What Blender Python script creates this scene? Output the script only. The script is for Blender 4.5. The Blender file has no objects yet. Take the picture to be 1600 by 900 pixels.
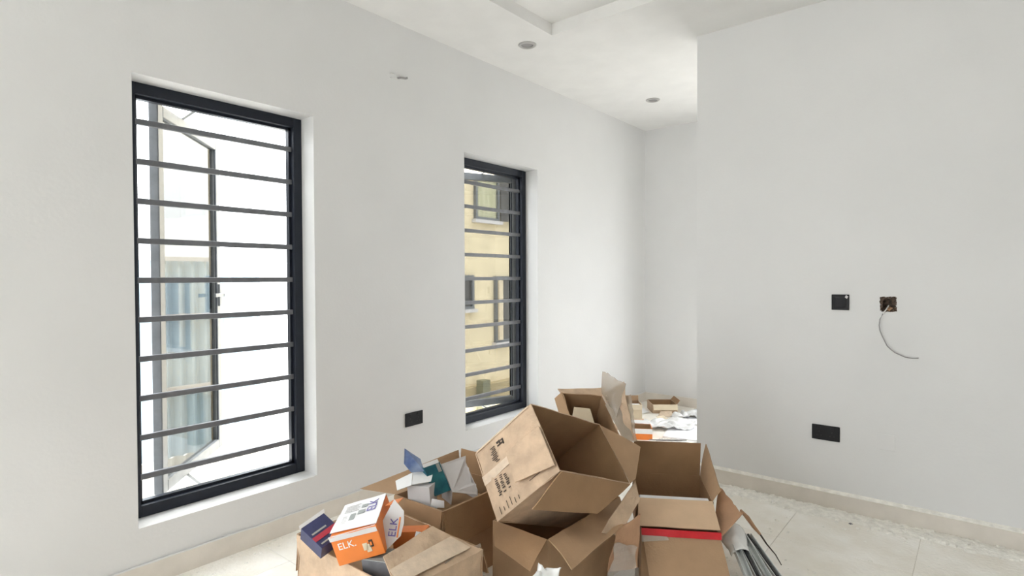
import bpy, math, random
from mathutils import Vector, Matrix, noise

random.seed(7)
SC = bpy.context.scene
COL = SC.collection
V = Vector

# ------------------------------------------------------------------ camera, sky, exposure
YAW, PITCH, ROLL, FPX = 0.6901, -0.0171, -0.0043, 887.04
def camera():
    f = V((-math.sin(YAW) * math.cos(PITCH), math.cos(YAW) * math.cos(PITCH), math.sin(PITCH)))
    r = V((math.cos(YAW), math.sin(YAW), 0)); u = r.cross(f)
    r2 = r * math.cos(ROLL) + u * math.sin(ROLL); u2 = -r * math.sin(ROLL) + u * math.cos(ROLL)
    cd = bpy.data.cameras.new('camera'); cd.sensor_width = 36.0; cd.lens = FPX / 1600 * 36
    cd.clip_start = 0.05; cd.clip_end = 200
    o = bpy.data.objects.new('camera', cd); COL.objects.link(o)
    m = Matrix((r2, u2, -f)).transposed().to_4x4(); m.translation = V((0, 0, 1.4))
    o.matrix_world = m; SC.camera = o
camera()

SKY = 3.6
w = bpy.data.worlds.new('overcast_sky'); SC.world = w; w.use_nodes = True
bg = w.node_tree.nodes['Background']; bg.inputs[0].default_value = (0.93, 0.97, 1.0, 1); 
_n = w.node_tree.nodes; _l = w.node_tree.links            # overcast sky: zenith three times as bright as the horizon
_tc = _n.new('ShaderNodeTexCoord'); _sx = _n.new('ShaderNodeSeparateXYZ'); _l.new(_tc.outputs['Generated'], _sx.inputs[0])
_mx = _n.new('ShaderNodeMath'); _mx.operation = 'MAXIMUM'; _mx.inputs[1].default_value = 0; _l.new(_sx.outputs['Z'], _mx.inputs[0])
_ma = _n.new('ShaderNodeMath'); _ma.operation = 'MULTIPLY_ADD'; _ma.inputs[1].default_value = 2 * SKY / 1.8; _ma.inputs[2].default_value = SKY / 1.8
_l.new(_mx.outputs[0], _ma.inputs[0]); _l.new(_ma.outputs[0], bg.inputs[1])
SC.view_settings.view_transform = 'Standard'; SC.view_settings.look = 'None'
SC.view_settings.gamma = 1.0; SC.view_settings.exposure = 1.25; SC.view_settings.use_curve_mapping = False
SC.cycles.diffuse_bounces = 8; SC.cycles.max_bounces = 16; SC.cycles.transparent_max_bounces = 12

def portal(loc, rot, sx, sy):
    ld = bpy.data.lights.new('daylight_portal', 'AREA'); ld.shape = 'RECTANGLE'; ld.size = sx; ld.size_y = sy
    ld.cycles.is_portal = True
    o = bpy.data.objects.new('daylight_portal', ld); COL.objects.link(o); o.location = loc; o.rotation_euler = rot
P2 = math.pi / 2
for yc, wy, hz, zc in ((1.34, 1.0, 2.2, 1.3), (3.46, 1.0, 2.2, 1.3), (-1.75, 2.9, 2.85, 1.41)):
    portal((-3.22, yc, zc), (0, -P2, 0), hz, wy)         # left-wall windows
portal((-2.15, -3.7, 1.3), (P2, 0, 0), 1.5, 2.6)             # opening behind the camera
portal((-0.9, 6.2, 1.2), (-P2, 0, 0), 1.8, 2.3)             # window round the corner of the passage

# ------------------------------------------------------------------ helpers
class MB:
    def __init__(s): s.v = []; s.f = []; s.inner = set()
    def add(s, vs, fs):
        n = len(s.v); s.v += [V(p) for p in vs]; s.f += [[i + n for i in q] for q in fs]; return s
    def obox(s, o, ex, ey, ez):
        o, ex, ey, ez = V(o), V(ex), V(ey), V(ez)
        if ex.cross(ey).dot(ez) < 0: o = o + ex; ex = -ex
        p = [o, o + ex, o + ex + ey, o + ey, o + ez, o + ex + ez, o + ex + ey + ez, o + ey + ez]
        return s.add(p, [(0, 3, 2, 1), (4, 5, 6, 7), (0, 1, 5, 4), (1, 2, 6, 5), (2, 3, 7, 6), (3, 0, 4, 7)])
    def box(s, x0, x1, y0, y1, z0, z1):
        return s.obox((x0, y0, z0), (x1 - x0, 0, 0), (0, y1 - y0, 0), (0, 0, z1 - z0))
    def panel(s, a, b, c, d, th=0.005, n=8, m=6, curl=0.0, wob=0.002, ragged=0.0, seed=0.0):
        """sheet a-b (bottom edge), d-c (top edge) with thickness th behind its normal"""
        a, b, c, d = V(a), V(b), V(c), V(d)
        nrm = ((b - a).cross(d - a)); nrm.normalize()
        g = []
        for j in range(m + 1):
            t = j / m
            for i in range(n + 1):
                u = i / n
                p = (a * (1 - u) + b * u) * (1 - t) + (d * (1 - u) + c * u) * t
                k = noise.noise(p * 9 + V((seed, 3 * seed, 0)))
                p = p + nrm * (curl * t * t + wob * 2.2 * k)
                if ragged and j == m: p = p + (d - a).normalized() * ragged * noise.noise(p * 60)
                g.append(p)
        N = len(g); g += [p - nrm * th for p in g]; f0 = len(s.f)
        q = []; W = n + 1
        for j in range(m):
            for i in range(n):
                k = j * W + i
                s.inner.add(f0 + len(q) + 1)
                q.append((k, k + 1, k + W + 1, k + W)); q.append((N + k, N + k + W, N + k + W + 1, N + k + 1))
        for i in range(n):
            q.append((i, N + i, N + i + 1, i + 1)); k = m * W + i; q.append((k, k + 1, N + k + 1, N + k))
        for j in range(m):
            k = j * W; q.append((k, k + W, N + k + W, N + k)); k = j * W + n; q.append((k, N + k, N + k + W, k + W))
        return s.add(g, q)
    def tube(s, pts, r, n=8):
        pts = [V(p) for p in pts]; rings = []
        for i, p in enumerate(pts):
            t = (pts[min(i + 1, len(pts) - 1)] - pts[max(i - 1, 0)]).normalized()
            a = t.cross(V((0, 0, 1))) if abs(t.z) < .95 else t.cross(V((1, 0, 0)))
            a.normalize(); b = t.cross(a)
            rr = r[i] if isinstance(r, (list, tuple)) else r
            rings.append([p + (a * math.cos(2 * math.pi * k / n) + b * math.sin(2 * math.pi * k / n)) * rr for k in range(n)])
        vs = [p for q in rings for p in q]; fs = []
        for i in range(len(pts) - 1):
            for k in range(n): fs.append((i * n + k, i * n + (k + 1) % n, (i + 1) * n + (k + 1) % n, (i + 1) * n + k))
        fs.append(tuple(reversed(range(n)))); fs.append(tuple((len(pts) - 1) * n + k for k in range(n)))
        return s.add(vs, fs)
    def lathe(s, c, prof, n=32, axis='z'):
        c = V(c); vs = []; fs = []
        for r, z in prof:
            for k in range(n):
                a = 2 * math.pi * k / n; vs.append(c + V((r * math.cos(a), r * math.sin(a), z)))
        for i in range(len(prof) - 1):
            for k in range(n): fs.append((i * n + k, i * n + (k + 1) % n, (i + 1) * n + (k + 1) % n, (i + 1) * n + k))
        return s.add(vs, fs)
    def prism(s, pts, off):
        n = len(pts); pts = [V(p) for p in pts]; off = V(off)
        return s.add(pts + [p + off for p in pts], [tuple(range(n)), tuple(reversed(range(n, 2 * n)))] +
                     [(i, i + n, (i + 1) % n + n, (i + 1) % n) for i in range(n)])
    def build(s, name, mat, parent=None, bevel=0.0, smooth=False, inside=None):
        org = V(parent['_o']) if parent is not None and '_o' in parent else V((0, 0, 0))
        me = bpy.data.meshes.new(name); me.from_pydata([p - org for p in s.v], [], s.f); me.update()
        import bmesh
        bm = bmesh.new(); bm.from_mesh(me); bmesh.ops.recalc_face_normals(bm, faces=bm.faces); bm.to_mesh(me); bm.free()
        me.materials.append(mat)
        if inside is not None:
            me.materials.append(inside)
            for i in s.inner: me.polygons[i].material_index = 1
        if smooth:
            for p in me.polygons: p.use_smooth = True
        o = bpy.data.objects.new(name, me); COL.objects.link(o)
        if parent is not None:
            o.parent = parent; o['_o'] = tuple(org)
        if bevel:
            b = o.modifiers.new('bevel', 'BEVEL'); b.width = bevel; b.segments = 2; b.limit_method = 'ANGLE'
        return o

def thing(name, label, cat, loc, group=None, kind=None):
    o = bpy.data.objects.new(name, None); COL.objects.link(o); o.location = loc; o['_o'] = tuple(loc)
    o.empty_display_size = 0.05
    tag(o, label, cat, group, kind); return o
def tag(o, label=None, cat=None, group=None, kind=None):
    if label: o['label'] = label
    if cat: o['category'] = cat
    if group: o['group'] = group
    if kind: o['kind'] = kind
    return o
def recenter(o, p):
    """move a top-level mesh's origin to its base point"""
    p = V(p); o.data.transform(Matrix.Translation(-p)); o.location = p; return o
def struct(name, mb, mat, label, cat='wall'):
    return tag(mb.build(name, mat), label, cat, kind='structure')

# ------------------------------------------------------------------ materials
def mat(name, col, rough=0.6, var=0.0, vscale=6.0, bump=0.0, bscale=80.0, metal=0.0, spec=0.5, col2=None, vdetail=6.0, stretch=None):
    m = bpy.data.materials.new(name); m.use_nodes = True
    nt = m.node_tree; b = nt.nodes['Principled BSDF']
    b.inputs['Base Color'].default_value = (*col, 1); b.inputs['Roughness'].default_value = rough
    b.inputs['Metallic'].default_value = metal; b.inputs['Specular IOR Level'].default_value = spec
    tc = nt.nodes.new('ShaderNodeTexCoord'); src = tc.outputs['Object']
    if stretch:
        mp = nt.nodes.new('ShaderNodeMapping'); mp.inputs['Scale'].default_value = stretch
        nt.links.new(src, mp.inputs[0]); src = mp.outputs[0]
    if var or col2:
        n = nt.nodes.new('ShaderNodeTexNoise'); n.inputs['Scale'].default_value = vscale; n.inputs['Detail'].default_value = vdetail
        nt.links.new(src, n.inputs['Vector'])
        r = nt.nodes.new('ShaderNodeValToRGB'); nt.links.new(n.outputs['Fac'], r.inputs[0])
        c2 = col2 if col2 else tuple(max(0, c * (1 - var)) for c in col)
        c1 = col if col2 else tuple(min(1, c * (1 + var * .6)) for c in col)
        r.color_ramp.elements[0].position = .35; r.color_ramp.elements[1].position = .65
        r.color_ramp.elements[0].color = (*c2, 1); r.color_ramp.elements[1].color = (*c1, 1)
        nt.links.new(r.outputs[0], b.inputs['Base Color'])
    if bump:
        n2 = nt.nodes.new('ShaderNodeTexNoise'); n2.inputs['Scale'].default_value = bscale; n2.inputs['Detail'].default_value = 4
        nt.links.new(src, n2.inputs['Vector'])
        bp = nt.nodes.new('ShaderNodeBump'); bp.inputs['Strength'].default_value = bump; bp.inputs['Distance'].default_value = 0.01
        nt.links.new(n2.outputs['Fac'], bp.inputs['Height']); nt.links.new(bp.outputs[0], b.inputs['Normal'])
    return m
def glass_mat(name, tint, gloss=0.07):
    m = bpy.data.materials.new(name); m.use_nodes = True; nt = m.node_tree; nt.nodes.clear()
    o = nt.nodes.new('ShaderNodeOutputMaterial'); mx = nt.nodes.new('ShaderNodeMixShader'); t = nt.nodes.new('ShaderNodeBsdfTransparent')
    g = nt.nodes.new('ShaderNodeBsdfGlossy'); g.inputs['Roughness'].default_value = 0.02
    t.inputs[0].default_value = (*tint, 1); mx.inputs[0].default_value = gloss
    nt.links.new(t.outputs[0], mx.inputs[1]); nt.links.new(g.outputs[0], mx.inputs[2]); nt.links.new(mx.outputs[0], o.inputs[0])
    return m
def film_mat(name, col, clear, rough=0.12):
    m = bpy.data.materials.new(name); m.use_nodes = True; nt = m.node_tree; b = nt.nodes['Principled BSDF']; o = nt.nodes['Material Output']
    b.inputs['Base Color'].default_value = (*col, 1); b.inputs['Roughness'].default_value = rough; b.inputs['Specular IOR Level'].default_value = .8
    t = nt.nodes.new('ShaderNodeBsdfTransparent'); mx = nt.nodes.new('ShaderNodeMixShader'); mx.inputs[0].default_value = clear
    nt.links.new(b.outputs[0], mx.inputs[1]); nt.links.new(t.outputs[0], mx.inputs[2]); nt.links.new(mx.outputs[0], o.inputs[0])
    return m

M = dict(
    wall=mat('wall_paint', (.69, .69, .69), .5, .02, 2.0, .06, 60),
    ceil=mat('ceiling_paint', (.76, .755, .745), .7, .03, 5.0, .12, 45),
    skirt=mat('skirting_tile', (.70, .655, .595), .45, .06, 8, .05, 90),
    grout=mat('screed', (.64, .60, .53), .9, .1, 12, .3, 60),
    tile=mat('dusty_tile', (.94, .92, .87), .6, .0, 4.0, .45, 45, col2=(.84, .80, .72), vdetail=9.0),
    dust=mat('plaster_dust', (.88, .86, .80), .95, .1, 30, .8, 70),
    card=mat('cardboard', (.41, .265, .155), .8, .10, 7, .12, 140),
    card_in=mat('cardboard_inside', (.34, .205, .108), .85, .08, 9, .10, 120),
    card_old=mat('cardboard_pale', (.56, .41, .285), .8, .16, 14, .5, 40),
    card_red=mat('cardboard_reddish', (.46, .27, .16), .8, .10, 9, .12, 120),
    card_tan=mat('cardboard_tan', (.66, .47, .31), .8, .06, 9, .12, 120),
    kraft=mat('cardboard_light', (.70, .60, .44), .75, .06, 9, .1, 90),
    tape=film_mat('clear_tape', (.50, .42, .33), .50, .08),
    strip=mat('paper_tape', (.66, .53, .40), .6, .1, 30, .2, 90),
    film=film_mat('plastic_film', (.62, .60, .56), .74, .12),
    filmw=film_mat('milky_film', (.86, .86, .85), .12, .2),
    frame=mat('charcoal_aluminium', (.014, .018, .028), .42, .1, 20, 0, metal=.0, spec=.3),
    bar=mat('grille_paint', (.15, .155, .17), .4, .1, 30),
    sash=mat('sash_aluminium', (.17, .18, .19), .4, .1, 20),
    glass=glass_mat('tinted_glass', (.44, .44, .43)),
    black=mat('black_plastic', (.012, .012, .014), .5, spec=.25),
    black2=mat('black_rocker', (.014, .014, .016), .5, spec=.25),
    steel=mat('galvanised_steel', (.40, .41, .42), .4, .1, 30, metal=.8),
    alu=mat('mill_aluminium', (.58, .61, .60), .4, .08, 30, metal=.35, stretch=(1, 1, 1)),
    dark=mat('dark_rubber', (.02, .02, .022), .5),
    wire=mat('grey_wire', (.28, .27, .27), .5),
    wirew=mat('white_wire', (.75, .74, .72), .5),
    rust=mat('rusty_plaster', (.16, .11, .08), .9, .5, 60, .6, 90, col2=(.06, .045, .035)),
    lampg=mat('downlight_rim', (.42, .41, .40), .4),
    lens=mat('downlight_lens', (.30, .29, .29), .25),
    white=mat('white_board', (.80, .80, .80), .55, .03, 20),
    lav=mat('grey_board', (.62, .60, .60), .6, .05, 15),
    foam=mat('white_foam', (.84, .84, .86), .8, .03, 30, .1, 120),
    orange=mat('orange_print', (.80, .22, .035), .4, .04, 14),
    orange2=mat('orange_inner', (.70, .20, .04), .5, .1, 14),
    navy=mat('navy_print', (.03, .035, .11), .35, .2, 30),
    crim=mat('crimson_print', (.42, .03, .06), .35, .1, 30),
    violet=mat('violet_ink', (.13, .10, .36), .5),
    teal=mat('teal_print', (.005, .085, .13), .35, .0, 18, col2=(.02, .16, .19)),
    bluep=mat('blue_print', (.10, .16, .34), .35, .0, 14, col2=(.28, .36, .52)),
    ink=mat('black_ink', (.05, .035, .025), .7),
    inkg=mat('grey_ink', (.33, .35, .34), .7),
    red=mat('red_tape', (.55, .012, .02), .35, .1, 30),
    grey=mat('grey_carton', (.16, .16, .17), .5, .2, 20),
    green=mat('dull_green', (.20, .20, .13), .5, .1, 12),
    render=mat('cream_render', (.80, .69, .48), .9, .08, 3, .2, 20),
    renderd=mat('tan_render', (.42, .34, .20), .9, .08, 3, .2, 20),
    curtain=mat('curtain', (.42, .42, .26), .8, .0, 5, 0, col2=(.62, .60, .44), stretch=(1, 6, .3)),
    dpane=mat('dark_glass', (.10, .095, .09), .15, .2, 6),
    corru=mat('pale_blue_sheet', (.46, .58, .66), .5, .08, 3),
    corru2=mat('cream_sheet', (.60, .57, .50), .6, .08, 3),
    ground=mat('yard_concrete', (.60, .58, .54), .9, .1, 1.0, .2, 20),
)

# ------------------------------------------------------------------ the room
XL, YB, YR, XC, HC = -2.938, 5.93, 3.852, -1.517, 3.058
XE, YS, XA, WT = 4.4, -3.4, 0.9, 0.25
WZ0, WZ1 = 0.27, 2.33
WIN = [(-3.15, -0.35), (0.89, 1.788), (3.012, 3.908)]

mb = MB(); y = YS - WT
for a, b in WIN:
    zl, zh = (WZ0, WZ1) if a > 0 else (.02, 2.8)          # the one beside the viewer is an added full-height opening for daylight
    mb.box(XL - WT, XL, y, a, -.06, 3.3); mb.box(XL - WT, XL, a, b, -.06, zl); mb.box(XL - WT, XL, a, b, zh, 3.3); y = b
mb.box(XL - WT, XL, y, YB + WT, -.06, 3.3)
struct('wall_left', mb, M['wall'], 'white painted left wall holding the two barred windows')
# back wall of the passage, with its window round the corner
mb = MB(); mb.box(XL, -1.8, YB, YB + WT, -.06, 3.3); mb.box(-.05, XA + WT, YB, YB + WT, -.06, 3.3)
mb.box(-1.8, -.05, YB, YB + WT, -.06, .1); mb.box(-1.8, -.05, YB, YB + WT, 2.4, 3.3)
struct('wall_back', mb, M['wall'], 'white wall at the far end of the passage')
# right wall with the open conduit box hole
hx0, hx1, hz0, hz1 = -.437, -.370, 1.208, 1.279
mb = MB(); mb.box(XC, hx0, YR, YR + .2, -.06, 3.3); mb.box(hx1, XE + WT, YR, YR + .2, -.06, 3.3)
mb.box(hx0, hx1, YR, YR + .2, -.06, hz0); mb.box(hx0, hx1, YR, YR + .2, hz1, 3.3)
struct('wall_right', mb, M['wall'], 'white wall on the right carrying the black switch and socket')
mb = MB(); mb.box(XE, XE + WT, YS, YR, -.06, 3.3); struct('wall_east', mb, M['wall'], 'white side wall beyond the right edge of view')
mb = MB(); mb.box(XA, XA + WT, YR + .2, YB, -.06, 3.3); struct('wall_passage_end', mb, M['wall'], 'white end wall of the passage, hidden round the corner')
mb = MB(); mb.box(XL, -2.85, YS - WT, YS, -.06, 3.3); mb.box(-1.4, XE + WT, YS - WT, YS, -.06, 3.3); mb.box(-2.85, -1.4, YS - WT, YS, 2.6, 3.3)
struct('wall_rear', mb, M['wall'], 'white wall behind the viewer with a doorway added for daylight')
# ceiling with its recessed tray
TX0, TX1, TY0, TY1, TZ = -2.272, 1.65, -2.35, 3.19, HC + .078
mb = MB(); X0, X1, Y0, Y1 = XL - WT, XE + WT, YS - WT, YB + WT
mb.box(X0, TX0, Y0, Y1, HC, 3.4); mb.box(TX1, X1, Y0, Y1, HC, 3.4); mb.box(TX0, TX1, Y0, TY0, HC, 3.4); mb.box(TX0, TX1, TY1, Y1, HC, 3.4)
mb.box(TX0, TX1, TY0, TY1, TZ, 3.4)
struct('ceiling', mb, M['ceil'], 'white plaster ceiling with a shallow recessed tray', 'ceiling')
# floor: screed slab, with each tile a piece of its own
mb = MB(); mb.box(X0, X1, Y0, Y1, -.12, -.0025)
floor = struct('floor', mb, M['grout'], 'pale dusty tiled floor', 'floor'); floor['_o'] = (0, 0, 0)
TS, full = 0.6, {}
for i in range(-5, 10):
    for j in range(-7, 11):
        x0, y0 = -.836 + TS * i, .25 + TS * j
        a, b = max(x0, XL), min(x0 + TS, XE); c, d = max(y0, YS), min(y0 + TS, YB)
        if b - a < .03 or d - c < .03: continue
        if c > YR + .2 and a > XA: continue
        g = .0012; mbt = MB(); mbt.box(g, b - a - g, g, d - c - g, -.012, 0)
        key = (round(b - a, 3), round(d - c, 3))
        if key in full:
            o = bpy.data.objects.new('tile', full[key]); COL.objects.link(o); o.parent = floor
        else:
            o = mbt.build('tile', M['tile'], floor); full[key] = o.data
        o.location = (a, c, 0)
# skirting
SK = .1
mb = MB(); mb.box(XL, XL + .012, YS, YB, 0, SK); sk = struct('baseboard_left', mb, M['skirt'], 'beige tile skirting along the window wall', 'baseboard')
mb = MB(); mb.box(XL + .012, -1.8, YB - .012, YB, 0, SK); mb.box(-.05, XA, YB - .012, YB, 0, SK); struct('baseboard_back', mb, M['skirt'], 'beige skirting at the far end of the passage', 'baseboard')
mb = MB(); mb.box(XC, XE, YR - .014, YR, 0, SK); br_ = struct('baseboard_right', mb, M['skirt'], 'beige tile skirting along the right wall', 'baseboard'); br_['_o'] = (0, 0, 0)
mb = MB(); mb.prism([(XC, YR, SK), (XC, YR - .022, SK), (XC, YR - .022, SK + .003), (XC, YR, SK + .016)], (XE - XC, 0, 0)); mb.build('plaster_lit_edge', M['dust'], br_)  # white strip paints in the light caught by the skirting's top edge
sk['_o'] = (0, 0, 0); mb = MB(); mb.panel((XL + .001, YS, SK), (XL + .014, YS, SK), (XL + .014, YB, SK), (XL + .001, YB, SK), -.005, 2, 120, wob=.002); mb.build('plaster_lit_edge', M['wall'], sk)

# ------------------------------------------------------------------ windows
XF = -3.065                     # room-side face of the frames
def window(name, y0, y1, label, sash=None, bars=True):
    W_ = thing(name, label, 'window', (XF, (y0 + y1) / 2, WZ0), kind='structure')
    f = MB(); d = .062
    for a, b, z0, z1 in ((y0, y0 + .052, WZ0, WZ1), (y1 - .052, y1, WZ0, WZ1), (y0 + .052, y1 - .052, WZ0, WZ0 + .055), (y0 + .052, y1 - .052, WZ1 - .055, WZ1)):
        f.box(XF - d, XF, a, b, z0, z1)
    fr = f.build('window_frame', M['frame'], W_, bevel=.003)
    t = MB()                     # raised glazing track round the frame
    for a, b, z0, z1 in ((y0 + .052, y0 + .066, WZ0 + .055, WZ1 - .055), (y1 - .066, y1 - .052, WZ0 + .055, WZ1 - .055), (y0 + .052, y1 - .052, WZ0 + .055, WZ0 + .069), (y0 + .052, y1 - .052, WZ1 - .069, WZ1 - .055)):
        t.box(XF - d, XF - .03, a, b, z0, z1)
    t.build('frame_track', M['frame'], fr)
    if bars:
        me = None
        for k in range(10):
            z = 2.152 - k * .1885
            if me is None:
                m2 = MB(); m2.box(XF - .042, XF - .022, y0 + .04, y1 - .04, z - .014, z + .014)
                o = m2.build('bar', M['bar'], W_, bevel=.003); me = o; zz = z
            else:
                o = me.copy(); COL.objects.link(o); o.parent = W_; o.location = (0, 0, z - zz)
    if sash:
        h, e = V((*sash[0], 0)), V((*sash[1], 0)); z0, z1 = WZ0 + .045, WZ1 - .045
        ax = (e - h); L = ax.length; ax.normalize(); n = V((-ax.y, ax.x, 0)); up = V((0, 0, 1)); t_ = .045; wd = .058
        s = MB(); o0 = h + up * z0 - n * t_ / 2
        s.obox(o0, ax * wd, n * t_, up * (z1 - z0)); s.obox(o0 + ax * (L - wd), ax * wd, n * t_, up * (z1 - z0))
        s.obox(o0 + ax * wd, ax * (L - 2 * wd), n * t_, up * wd); s.obox(o0 + ax * wd + up * (z1 - z0 - wd), ax * (L - 2 * wd), n * t_, up * wd)
        sa = s.build('sash', M['sash'], W_, bevel=.004)
        p = MB(); p.obox(h + ax * (wd - .006) + up * (z0 + wd - .006) - n * .003, ax * (L - 2 * wd + .012), n * .006, up * (z1 - z0 - 2 * wd + .012))
        p.build('pane', M['glass'], sa)
        g = MB()                 # rubber glazing bead
        for sgn in (-1, 1):
            q = n * (sgn * .018)
            g.obox(h + ax * wd + up * (z0 + wd) + q, ax * .008, n * .004, up * (z1 - z0 - 2 * wd)); g.obox(h + ax * (L - wd - .008) + up * (z0 + wd) + q, ax * .008, n * .004, up * (z1 - z0 - 2 * wd))
        g.build('glazing_bead', M['frame'], sa)
        st = MB()                # friction stays, top and bottom
        for z in (z0 - .008, z1 + .002):
            a_ = V((XF - .05, sash[2], z)); b_ = h + ax * .34 + up * z
            dv = (b_ - a_).normalized(); sd = dv.cross(up)
            st.obox(a_ - sd * .009, b_ - a_, sd * .018, up * .004)
        st.build('stay_arm', M['steel'], sa)
        if sash[3]:
            hd = MB(); c = h + ax * (L - .03) + up * 1.30
            hd.obox(c - ax * .022 + n * (-.036) - up * .07, ax * .036, n * .014, up * .14)
            hd.obox(c - ax * .15 - n * .055 - up * .010, ax * .15, n * .014, up * .022)
            hd.obox(c - ax * .010 - n * .058 - up * .010, ax * .02, n * .03, up * .022)
            hd.build('handle', M['sash'], sa, bevel=.003)
            lk = MB(); lk.obox(c + ax * .036 - n * .012 - up * .30, ax * .006, n * .024, up * .62); lk.obox(c + ax * .03 - n * .016 - up * .06, ax * .022, n * .032, up * .11)
            lk.build('lock_rail', M['sash'], sa)
    return W_
window('window_1', 0.89, 1.788, 'larger nearer window with grey bars and casement swung open', ((-3.185, 1.055), (-3.83, 1.625), 1.25, True))
window('window_2', 3.012, 3.908, 'smaller farther window with dark bars, cream house seen through it', ((-3.150, 3.882), (-3.455, 3.112), 3.5, False))
W3 = thing('added_window', 'tall opening added for daylight in the left wall beside the viewer, out of view', 'window', (XF, -1.75, .02), kind='structure')  # unseen opening, enlarged to send more daylight to the right wall and floor
mb = MB()
for a, b, z0, z1 in ((-3.15, -3.10, .02, 2.8), (-.40, -.35, .02, 2.8), (-1.78, -1.72, .07, 2.75), (-3.10, -.40, .02, .07), (-3.10, -.40, 2.75, 2.8)): mb.box(XF - .06, XF, a, b, z0, z1)
mb.build('window_frame', M['frame'], W3)
W4 = thing('window_4', 'window of the passage hidden round the corner', 'window', (-1.05, YB + .1, .1), kind='structure')
mb = MB()
for a, b, z0, z1 in ((-1.8, -1.75, .1, 2.4), (-.10, -.05, .1, 2.4), (-.95, -.9, .15, 2.35), (-1.75, -.10, .1, .15), (-1.75, -.10, 2.35, 2.4)): mb.box(a, b, YB + .12, YB + .18, z0, z1)
mb.build('window_frame', M['frame'], W4)
D1 = thing('added_doorway', 'open doorway added behind the viewer to let in daylight', 'door', (-2.15, YS - .1, 0), kind='structure')  # unseen opening, set far left so it mainly lights the right wall
mb = MB()
for a, b, z0, z1 in ((-2.85, -2.80, 0, 2.6), (-1.45, -1.4, 0, 2.6), (-2.80, -1.45, 2.54, 2.6)): mb.box(a, b, YS - .16, YS - .08, z0, z1)
mb.build('door_frame', M['frame'], D1)

# ------------------------------------------------------------------ outside
mb = MB(); mb.box(-40, 40, -40, 40, -1.5, -1.3)
struct('yard_ground', mb, M['ground'], 'pale ground outside the windows', 'ground')
NB = thing('neighbouring_house', 'cream rendered house seen through the farther window', 'house', (-7.5, 10, -1.3))
mb = MB(); mb.box(-9.0, -7.0, 6.0, 14.5, -1.3, 7.2); mb.build('house_wall', M['render'], NB)
mb = MB(); mb.box(-7.0, -6.86, 6.9, 14.5, -1.3, -.52); mb.build('plinth', M['renderd'], NB)
mb = MB(); mb.box(-6.86, -6.70, 7.31, 7.50, -1.3, -.40); mb.build('post', M['green'], NB)
def nwin(y0, y1, z0, z1, pane, nm='house_window', leaf=None):
    f = MB()
    for a, b, c, d in ((y0, y0 + .05, z0, z1), (y1 - .05, y1, z0, z1), (y0 + .05, y1 - .05, z0, z0 + .05), (y0 + .05, y1 - .05, z1 - .05, z1)): f.box(-7.0, -6.94, a, b, c, d)
    fo = f.build(nm, M['sash'], NB)
    p = MB(); p.box(-7.0, -6.985, y0 + .05, y1 - .05, z0 + .05, z1 - .05); p.build('pane', pane, fo)
    s = MB(); s.box(-7.0, -6.90, y0 - .05, y1 + .05, z0 - .06, z0); s.build('sill', M['lav'], fo)
    if leaf:
        l = MB(); l.obox((-6.94, leaf[0], z0), (.16, leaf[1] - leaf[0], 0), (.02, 0, 0), (0, 0, z1 - z0)); l.build('open_leaf', M['dpane'], fo)
nwin(7.41, 8.06, 2.46, 3.26, M['curtain'], leaf=(8.07, 8.50))
nwin(6.75, 7.36, .86, 1.46, M['dpane'])
nwin(7.94, 9.2, .2, 1.44, M['dpane'])
mb = MB(); mb.box(-6.98, -6.90, 7.99, 8.10, .25, 1.39); mb.build('shutter', M['kraft'], NB)
nwin(8.9, 9.7, 2.46, 3.26, M['dpane'])
# corrugated sheeting seen through the open casement
def corrugated(name, x, y0, y1, z0, z1, m, label):
    n = int((y1 - y0) / .02); vs = []; fs = []
    for i in range(n + 1):
        yy = y0 + (y1 - y0) * i / n; dx = .03 * math.sin(2 * math.pi * yy / .12)
        for z in (z0, z1):
            vs += [(x + dx, yy, z), (x + dx - .004, yy, z)]
    for i in range(n):
        k = 4 * i; fs += [(k, k + 4, k + 6, k + 2), (k + 1, k + 3, k + 7, k + 5), (k + 2, k + 6, k + 7, k + 3), (k, k + 1, k + 5, k + 4)]
    b = MB(); b.add(vs, fs)
    return b
CF = thing('corrugated_fence', 'pale blue and cream corrugated metal sheeting seen through the casement glass', 'fence', (-6.0, 2.4, -1.3))
corrugated('', -6.02, 1.6, 3.0, -.32, 1.62, M['corru'], '').build('upper_sheet', M['corru'], CF)
corrugated('', -5.95, 1.6, 3.0, -1.3, -.30, M['corru2'], '').build('lower_sheet', M['corru2'], CF)
mb = MB()
for z in (.35, 1.05, 1.6): mb.box(-5.985, -5.955, 1.6, 3.0, z - .02, z + .02)
mb.build('rail', M['lav'], CF)

# ------------------------------------------------------------------ ceiling and wall fittings
for (x, y, lab) in ((-2.496, 3.206, 'round unlit ceiling downlight beside the recessed tray corner'), (-2.37, 4.945, 'round unlit ceiling downlight over the far passage')):
    t = thing('downlight', lab, 'ceiling light', (x, y, HC), 'unlit ceiling downlights')
    b = MB(); b.lathe((x, y, HC), [(.064, 0), (.064, -.004), (.058, -.009), (.047, -.010), (.043, -.004), (.043, 0)]); b.build('rim', M['lampg'], t, smooth=True)
    b = MB(); b.lathe((x, y, HC), [(.0, -.003), (.030, -.003), (.044, -.0015), (.044, 0)]); b.build('lens', M['lens'], t, smooth=True)

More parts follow.
